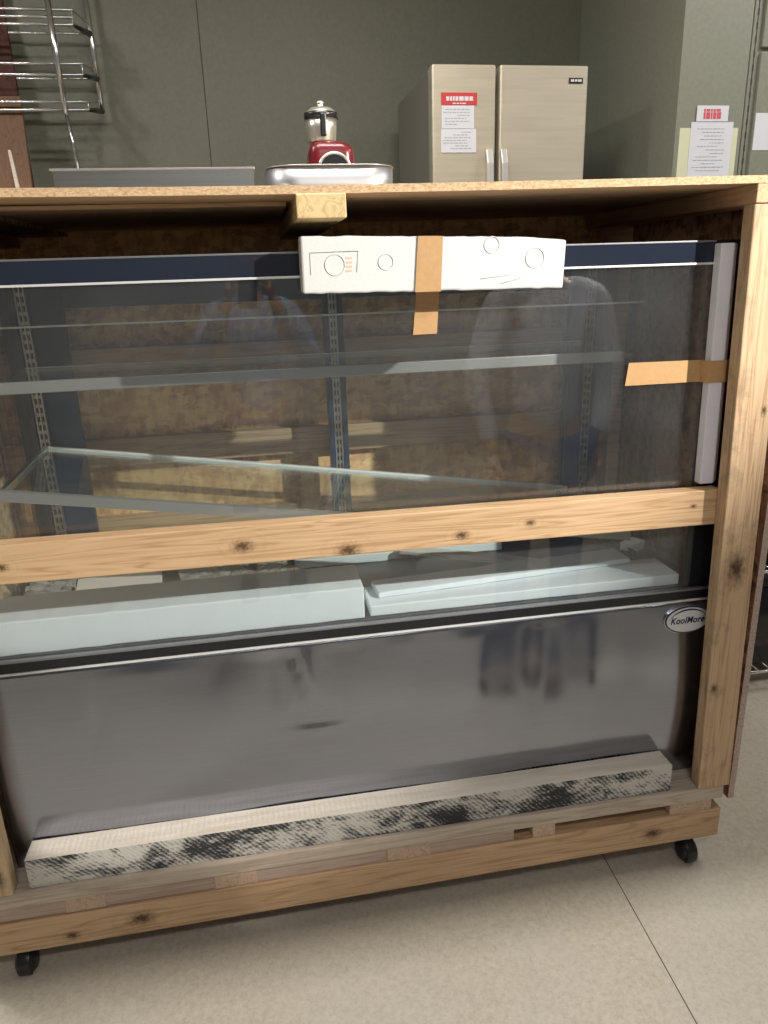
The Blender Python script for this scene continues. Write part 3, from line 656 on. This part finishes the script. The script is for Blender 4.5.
# double-door refrigerator
FY = 1.45
M['fridge'] = steel('warm_stainless_door', (.62, .56, .44), .5, .3, (0, 0, 1), (4, 4, 60), .04); M['fridge'].node_tree.nodes['Principled BSDF'].inputs['Metallic'].default_value = .55; M['fridge_side'] = plain('grey_fridge_side', (.20, .19, .16), .45)
fl, fr_, ft = onY(430.5, 66, FY).x+.004, onY(590.5, 64, FY).x-.006, onY(510, 64.5, FY).z
gx0, gx1 = onY(495.5, 110, FY).x, onY(499.5, 110, FY).x
fg = thing('refrigerator', ((fl+fr_)/2, 1.8, .90), 'two-door stainless refrigerator with notes on its left door', 'refrigerator')
bx('cabinet', (fl, fr_-.004, FY+.055, 2.08, .9005, ft-.004), M['fridge_side'], fg, .006)
ld = bx('door', (fl, gx0, FY, FY+.05, .93, ft), M['fridge'], fg, .007); rd = bx('door', (gx1, fr_, FY, FY+.05, .93, ft), M['fridge'], fg, .007)
for px, par in ((490.5, ld), (505, rd)):
    top = onY(px, 148, FY-.03); bm = bmesh.new(); w2 = .012
    secs = []
    for i in range(11):
        u = i/10; z = top.z - u*.50; off = -.028*(math.sin(math.pi*min(1, max(0, u)))**.25 if 0 < u < 1 else 0)
        secs.append([(top.x-w2, FY+off-.016, z), (top.x+w2, FY+off-.016, z), (top.x+w2, FY+off+.001, z), (top.x-w2, FY+off+.001, z)])
    loft(bm, secs, smooth=False); obj('handle', bm, plain('pale_handle', (.75, .73, .68), .3, .5), par, .003)
M['logo'] = plain('dark_logo_plate', (.03, .03, .03), .3, .3)
a, b = onY(569, 78, FY), onY(582.5, 83.5, FY); bd = bx('badge', (a.x, b.x, FY-.003, FY+.0005, b.z, a.z), M['logo'], rd)
lines(bd, a.x+.006, b.x-.005, a.z-.003, b.z+.003, FY-.0032, 1, 10, M['trim'], .008, .03)
def sheet(name, x0, y0, x1, y1, Y, m, label, cat, rot=0, th=.0012):
    a, b = onY(x0, y0, Y), onY(x1, y1, Y)
    return tag(bx(name, (a.x, b.x, Y-th, Y, b.z, a.z), m, None, rot=(0, rot, 0) if rot else None), label, cat)
M['redpaper'] = plain('red_card', (.62, .05, .05), .6); M['whitepaper'] = plain('bright_paper', (.74, .75, .80), .7); M['redink'] = plain('red_ink', (.68, .10, .13), .6); M['cream'] = plain('cream_card', (.72, .72, .50), .7)
M['greyink'] = plain('grey_ink', (.42, .44, .48), .7)
fyy = FY-.0003
rc = sheet('red_note', 441, 92.5, 477, 105, fyy-.0015, M['redpaper'], 'red card with white lettering at the top of the left refrigerator door', 'note')
a, b = onY(446, 97, FY), onY(473, 103, FY)
lines(rc, a.x, b.x, a.z+.004, b.z+.004, fyy-.003, 1, 4, M['whitepaper'], .014, .05); lines(rc, a.x+.02, b.x-.02, b.z+.002, b.z-.006, fyy-.003, 1, 6, M['whitepaper'], .004, .1)
n1_ = sheet('paper_note', 441.5, 105.5, 474, 128.5, fyy-.0012, M['whitepaper'], 'white printed note under the red card on the refrigerator door', 'note')
a, b = onY(443, 108, FY), onY(471, 126, FY); lines(n1_, a.x, b.x, a.z, b.z, fyy-.0025, 6, 1, M['greyink'], .003, .6)
n2_ = sheet('paper_note', 441, 129, 476, 152.5, fyy-.0012, M['whitepaper'], 'lower white printed note on the refrigerator door, under the other note', 'note')
a, b = onY(443, 131, FY), onY(472, 150, FY); lines(n2_, a.x, b.x, a.z, b.z, fyy-.0025, 7, 2, M['greyink'], .003, .7)
# notes on the pillar
PY = 1.35-.0003
cr = sheet('cream_card', 680, 128, 732, 186, PY, M['cream'], 'cream backing card behind the white list on the pillar', 'card')
ls = sheet('paper_list', 691.5, 122, 727, 186, PY-.002, M['whitepaper'], 'white printed list pinned over the cream card on the pillar', 'paper')
a, b = onY(695, 127, 1.345), onY(723, 172, 1.345); lines(ls, a.x, b.x, a.z, b.z, PY-.0035, 13, 3, M['greyink'], .0025, .6)
sg = sheet('paper_sign', 697.5, 105.5, 727.5, 121.5, PY-.004, M['whitepaper'], 'small white sign with red lettering above the list on the pillar', 'sign')
a, b = onY(704, 108.5, 1.345), onY(721, 118.5, 1.345)
lines(sg, a.x, b.x, a.z, a.z-.012, PY-.0056, 1, 8, M['redink'], .009, .04); lines(sg, a.x, b.x, a.z-.014, b.z, PY-.0056, 1, 9, M['redink'], .022, .03)
# tall grey-green cabinet with a perforated strip, to the right of the pillar
cb = thing('tall_cabinet', (2.3, 1.6, 0), 'tall grey-green metal cabinet with a perforated edge strip, right of the pillar', 'cabinet')
bx('cabinet_body', (1.892, 2.75, 1.36, 2.2, .0, 3.2), M['pillar'], cb, .003)
bx('upper_door', (1.928, 2.73, 1.345, 1.3595, 2.31, 3.15), M['pillar'], cb, .003); bx('lower_door', (1.928, 2.73, 1.345, 1.3595, .1, 2.295), M['pillar'], cb, .003)
bm = bmesh.new(); z = .3
while z < 3.1: box(bm, 1.905, 1.911, 1.3585, 1.3602, z, z+.022); z += .045
box(bm, 1.9065, 1.9095, 1.3586, 1.36015, .3, 3.1)
obj('slot_strip', bm, M['seam'], cb)
sheet('paper_notice', 756, 113, 800, 150, 1.3445, M['whitepaper'], 'white paper on the tall cabinet door at the right edge', 'paper')
# chrome wall rack
rk = thing('wire_rack', (-.9, 2.1, 2.0), 'chrome three-tier wire rack hanging on the wall at top left', 'wire rack')
M['smoke2'] = plain('dark_bracket', (.05, .05, .05), .35, .6)
FYr, BYr = 1.98, 2.19
for tier, (ya, yb, xe, yr_, xr_) in enumerate(((10, 25, 72, 34, 90), (64, 75, 82, 79, 97), (102, 110, 88, 111, 102))):
    A = onY(xe, ya, FYr); B = onY(xe+1, yb, FYr); Rr = onY(xr_, yr_, BYr); Rz = Rr.z; xl = -1.55
    bm = bmesh.new()
    for pp in (A, B): tube(bm, [(xl, FYr, pp.z), (pp.x, FYr, pp.z)], .0055)
    if tier == 0: tube(bm, [(xl, FYr, (A.z+B.z)/2), (A.x, FYr, (A.z+B.z)/2)], .0055)
    tube(bm, [A, B], .004); br_bm = bmesh.new(); tube(br_bm, [B, Rr], [.006, .013]); obj('bracket', br_bm, M['smoke2'], rk)
    tube(bm, [(xl, BYr, Rz), Rr], .0045); tube(bm, [A, (Rr.x, BYr, Rz+.035)], .0035)
    x = xl
    while x < A.x-.02:
        tube(bm, [(x, FYr, B.z), (x, BYr, Rz)], .002, 5); x += .055
    obj('tier', bm, M['chrome'], rk)
for Y, pts in ((FYr-.008, ((44, -20), (66, 114))), (BYr, ((81, -30), (102, 110))), (FYr+.12, ((66, 112), (79, 172)))):
    bm = bmesh.new(); tube(bm, [onY(*p, Y) for p in pts], .011 if Y != FYr+.12 else .008); obj('upright', bm, M['chrome'], rk)
# wooden boards leaning on the wall
M['redwood'] = wood('reddish_board', (.075, .022, .012), (.035, .012, .007), 2, seed=31, rough=.8); M['brownboard'] = wood('brown_board', (.15, .08, .042), (.08, .042, .022), 2, seed=32, rough=.8)
def lean(name, pts, Ya, Yb, m, label, zfloor=.9):
    # front outline as top and bottom edges; board leans from Ya at the foot to Yb at the head
    (x0, y0), (x1, y1), (x2, y2), (x3, y3) = pts
    T0, T1, B0, B1 = onY(x0, y0, Yb), onY(x1, y1, Yb), onY(x2, y2, Ya), onY(x3, y3, Ya)
    d0, d1 = (B0-T0), (B1-T1); B0 = B0 + d0*((zfloor-B0.z)/d0.z); B1 = B1 + d1*((zfloor-B1.z)/d1.z)
    if zfloor > .5: pass
    bm = bmesh.new(); loft(bm, [[B0, B1, B1+Vector((0, .02, 0)), B0+Vector((0, .02, 0))], [T0, T1, T1+Vector((0, .02, 0)), T0+Vector((0, .02, 0))]], smooth=False)
    return tag(obj(name, bm, m, None, .002), label, 'board')
lean('wooden_board', ((-26, -30), (-3, -30), (2, 118), (22, 118)), 2.10, 2.20, M['redwood'], 'tall reddish wooden board leaning on the wall behind the wire rack', .905)
lean('wooden_board', ((-20, 96), (20, 96), (-16, 186), (32, 186)), 1.90, 2.02, M['brownboard'], 'shorter brown wooden board leaning in front of the reddish board', .905)
lean('wooden_strip', ((1, 120), (4, 120), (15, 186), (19, 186)), 1.885, 2.00, M['palewood'], 'narrow pale wooden strip leaning on the shorter brown board', .905)
# wire cart with black bins on the right, behind the crate
ct = thing('wire_cart', (1.95, .95, 0), 'black wire cart just visible past the right side of the crate', 'cart')
cx0, cx1, cy0, cy1 = 1.70, 2.3, .72, 1.25
for x in (cx0, cx1):
    for y in (cy0, cy1): bm = bmesh.new(); tube(bm, [(x, y, .0), (x, y, 1.1)], .012, 10); obj('post', bm, M['rubber'], ct)
for z in (.09, .50, 1.05):
    bm = bmesh.new(); tube(bm, [(cx0, cy0, z), (cx1, cy0, z), (cx1, cy1, z), (cx0, cy1, z), (cx0, cy0, z)], .006, 8)
    for k in range(12): tube(bm, [(cx0+(cx1-cx0)*(k+.5)/12, cy0, z), (cx0+(cx1-cx0)*(k+.5)/12, cy1, z)], .0025, 6)
    obj('wire_shelf', bm, M['chrome'], ct)
for z0, z1, x0 in ((.097, .44, 1.745), (.507, .85, 1.745)):
    bn = thing('storage_bin', (1.98, 1.02, z0), 'black plastic bin on the %s shelf of the wire cart' % ('lower' if z0 < .3 else 'middle'), 'bin')
    bm = bmesh.new(); loft(bm, [rrect(1.995, .98, hx, hy, .03, z) for hx, hy, z in ((.25, .21, z0), (.27, .23, z1), (.265, .225, z1), (.245, .205, z0+.006))]); obj('bin_body', bm, M['smoke'], bn)
    bm = bmesh.new(); rim = rrect(1.995, .98, .273, .233, .03, z1-.005); tube(bm, rim+[rim[0]], .006, 6); obj('rim', bm, M['smoke'], bn)

# ---------------------------------------------------------------- people (seen as reflections in the glass and steel)
M['skin'] = plain('skin', (.55, .33, .24), .5); M['hair'] = plain('brown_hair', (.05, .03, .018), .7); M['denim'] = plain('blue_denim', (.05, .08, .17), .8, 0, .15, 200)
def skinmesh(name, chains, mat, parent, sub=2, root=0):
    """chains: lists of (co, radius) ; first point of a chain may be an index into points already laid"""
    vs, es, rs = [], [], []
    for ch in chains:
        prev = None
        for it in ch:
            if isinstance(it, int): prev = it; continue
            co, r = it; vs.append(Vector(co)); rs.append(r); i = len(vs)-1
            if prev is not None: es.append((prev, i))
            prev = i
    me = bpy.data.meshes.new(name); org = parent.location if parent else Vector((0, 0, 0)); me.from_pydata([v-org for v in vs], es, []); o = bpy.data.objects.new(name, me); C.objects.link(o); o.parent = parent
    sk = o.modifiers.new('skin', 'SKIN'); sk.use_smooth_shade = True
    for i, v in enumerate(me.skin_vertices[0].data):
        r = rs[i]; v.radius = (r, r) if not isinstance(r, tuple) else r; v.use_root = (i == root)
    s = o.modifiers.new('sub', 'SUBSURF'); s.levels = s.render_levels = sub
    me.materials.append(mat); return o
def person(x, y, shirt, label, wrists, elbows, H=1.74, yaw=0, longsleeve=True):
    p = thing('person', (x, y, 0), label, 'person'); k = H/1.74
    def W(a, b, c): 
        ca, sa = math.cos(yaw), math.sin(yaw); return Vector((x+(a*ca-b*sa)*k, y+(a*sa+b*ca)*k, c*k))
    sh = [W(-.185, 0, 1.41), W(.185, 0, 1.41)]
    # body: one continuous surface
    ch = [[(W(0, 0, .93), .115), (W(0, 0, 1.06), .105), (W(0, .005, 1.22), .115), (W(0, 0, 1.38), .105), (W(0, .005, 1.48), .05), (W(0, .01, 1.53), .05)]]
    n_ = 6
    for s_, wr, el in zip((-1, 1), wrists, elbows):
        i = 0 if s_ < 0 else 1
        ch.append([3, (sh[i], .052), (el, .038), (wr, .026)]); n_ += 3
        ch.append([0, (W(s_*.095, 0, .86), .082), (W(s_*.11, .01, .48), .052), (W(s_*.115, -.02, .09), .034), (W(s_*.125, .12, .035), .03)]); n_ += 4
    skinmesh('body', ch, M['skin'], p)
    # head with face
    bm = bmesh.new(); bmesh.ops.create_uvsphere(bm, u_segments=28, v_segments=20, radius=1.0); hc = W(0, .02, 1.635)
    for v in bm.verts:
        q = v.co.copy(); q.x *= .076*(1-.18*max(0, -q.z)); q.y *= .095; q.z *= .118
        fx, fz = q.x, q.z
        if v.co.y > .5:
            q.y += .020*math.exp(-(fx/.014)**2-((fz+.012)/.022)**2)           # nose
            q.y -= .010*(math.exp(-((abs(fx)-.03)/.014)**2-((fz-.012)/.012)**2)) # eye sockets
            q.y += .006*math.exp(-(fx/.024)**2-((fz+.052)/.008)**2)           # lips
        ca, sa = math.cos(yaw), math.sin(yaw); v.co = Vector((q.x*ca-q.y*sa, q.x*sa+q.y*ca, q.z))*k + hc
    for s_ in (-1, 1):
        m_ = Matrix.Translation(hc + (Matrix.Rotation(yaw, 3, 'Z') @ Vector((s_*.076, -.005, -.005)))*k) @ Matrix.Diagonal((.010, .018, .030, 1)); bmesh.ops.create_uvsphere(bm, u_segments=10, v_segments=8, radius=1, matrix=m_)
    obj('head', bm, M['skin'], p, smooth=True)
    bm = bmesh.new(); bmesh.ops.create_uvsphere(bm, u_segments=24, v_segments=18, radius=1.0)
    for v in list(bm.verts):
        if v.co.y > .35 and v.co.z < .55 or v.co.z < -.45: bm.verts.remove(v)
    for v in bm.verts:
        q = Vector((v.co.x*.083, v.co.y*.102-.004, v.co.z*.125+.004)); q *= 1+.03*math.sin(v.co.x*23)*math.sin(v.co.z*19); v.co = (Matrix.Rotation(yaw, 3, 'Z') @ q)*k + hc
    obj('hair', bm, M['hair'], p, smooth=True)
    # shirt and trousers as slightly larger shells
    ch = [[(W(0, 0, .92), .135), (W(0, 0, 1.06), .128), (W(0, .005, 1.22), .135), (W(0, 0, 1.40), .115)]]
    for i, (wr, el) in enumerate(zip(wrists, elbows)):
        end = wr + (el-wr)*.12 if longsleeve else el + (sh[i]-el)*.15
        ch.append([3, (sh[i], .068)] + ([(el, .052), (end, .038)] if longsleeve else [(end, .056)]))
    skinmesh('shirt', ch, shirt, p)
    ch = [[(W(0, 0, .93), .13)]]
    for s_ in (-1, 1): ch.append([0, (W(s_*.095, 0, .85), .10), (W(s_*.11, .01, .48), .07), (W(s_*.115, -.015, .10), .058)])
    skinmesh('trousers', ch, M['denim'], p)
    for s_ in (-1, 1): 
        bm = bmesh.new(); f0 = W(s_*.125, .055, 0)
        loft(bm, [rrect(f0.x, f0.y, hx, hy, hx*.95, z) for hx, hy, z in ((.046, .135, .0), (.050, .14, .02), (.044, .12, .05), (.03, .06, .085))]); obj('shoe', bm, M['smoke'], p)
    return p, W
def hand(p, wrist, palm_dir, finger_dir, thumb_dir, name='hand'):
    pd, fd, td_ = [Vector(v).normalized() for v in (palm_dir, finger_dir, thumb_dir)]
    ch = [[(wrist, (.022, .016)), (wrist+fd*.045, (.03, .013)), (wrist+fd*.085, (.034, .012))]]
    for k, L in enumerate((.070, .078, .074, .058)):
        o_ = td_*(.027-.018*k); b_ = wrist+fd*.085+o_
        ch.append([2, (b_, .0085), (b_+fd*L*.45+pd*.008, .008), (b_+fd*L*.7+pd*.028, .0075), (b_+fd*L*.75+pd*.045, .0065)])
    ch.append([1, (wrist+fd*.03+td_*.032, .011), (wrist+fd*.06+td_*.055+pd*.01, .0095), (wrist+fd*.082+td_*.058+pd*.02, .008)])
    return skinmesh(name, ch, M['skin'], p, 1)
M['tee'] = plain('light_blue_shirt', (.30, .40, .58), .85, 0, .05, 30); M['white_tee'] = plain('pale_grey_shirt', (.55, .58, .64), .85, 0, .05, 30)
wl, wr_ = Vector((-.085, -1.62, 1.49)), Vector((.085, -1.62, 1.49))
pp, W_ = person(0, -2.02, M['tee'], 'person in a light blue shirt holding up a phone in front of the case', (wl, wr_), (Vector((-.27, -1.86, 1.17)), Vector((.27, -1.86, 1.17))))
hand(pp, wl, (1, 0, 0), (.15, .7, .5), (0, -.5, .8)); hand(pp, wr_, (-1, 0, 0), (-.15, .7, .5), (0, -.5, .8))
ph = thing('smartphone', CAM + Vector((0, -.03, -.06)), 'dark smartphone held up by the person in the light blue shirt', 'phone')
pc_ = CAM - fw*.022 - U*.05; bm = bmesh.new(); hw_, hh_ = .0375, .076
loft(bm, [[pc_ - fw*tt + R*(p_.x) + U*(p_.y) for p_ in rrect(0, 0, hw_, hh_, .01, 0)] for tt in (0, .008)], smooth=False); obj('phone_body', bm, M['smoke'], ph)
a_ = Vector((1.27, -.98, .90)); b_ = Vector((.86, -.98, .90))
pq, W2 = person(1.07, -1.02, M['white_tee'], 'person in a pale grey shirt standing to the right, arms down', (b_, a_), (Vector((.80, -1.03, 1.16)), Vector((1.34, -1.03, 1.16))), H=1.80)
hand(pq, b_, (1, 0, 0), (0, .15, -1), (0, 1, 0)); hand(pq, a_, (-1, 0, 0), (0, .15, -1), (0, 1, 0))

# ---------------------------------------------------------------- view
vs_ = bpy.context.scene.view_settings
vs_.view_transform = 'Standard'; vs_.look = 'None'; vs_.gamma = 1; vs_.exposure = 0.0; vs_.use_curve_mapping = False
bpy.context.scene.cycles.transparent_max_bounces = 32
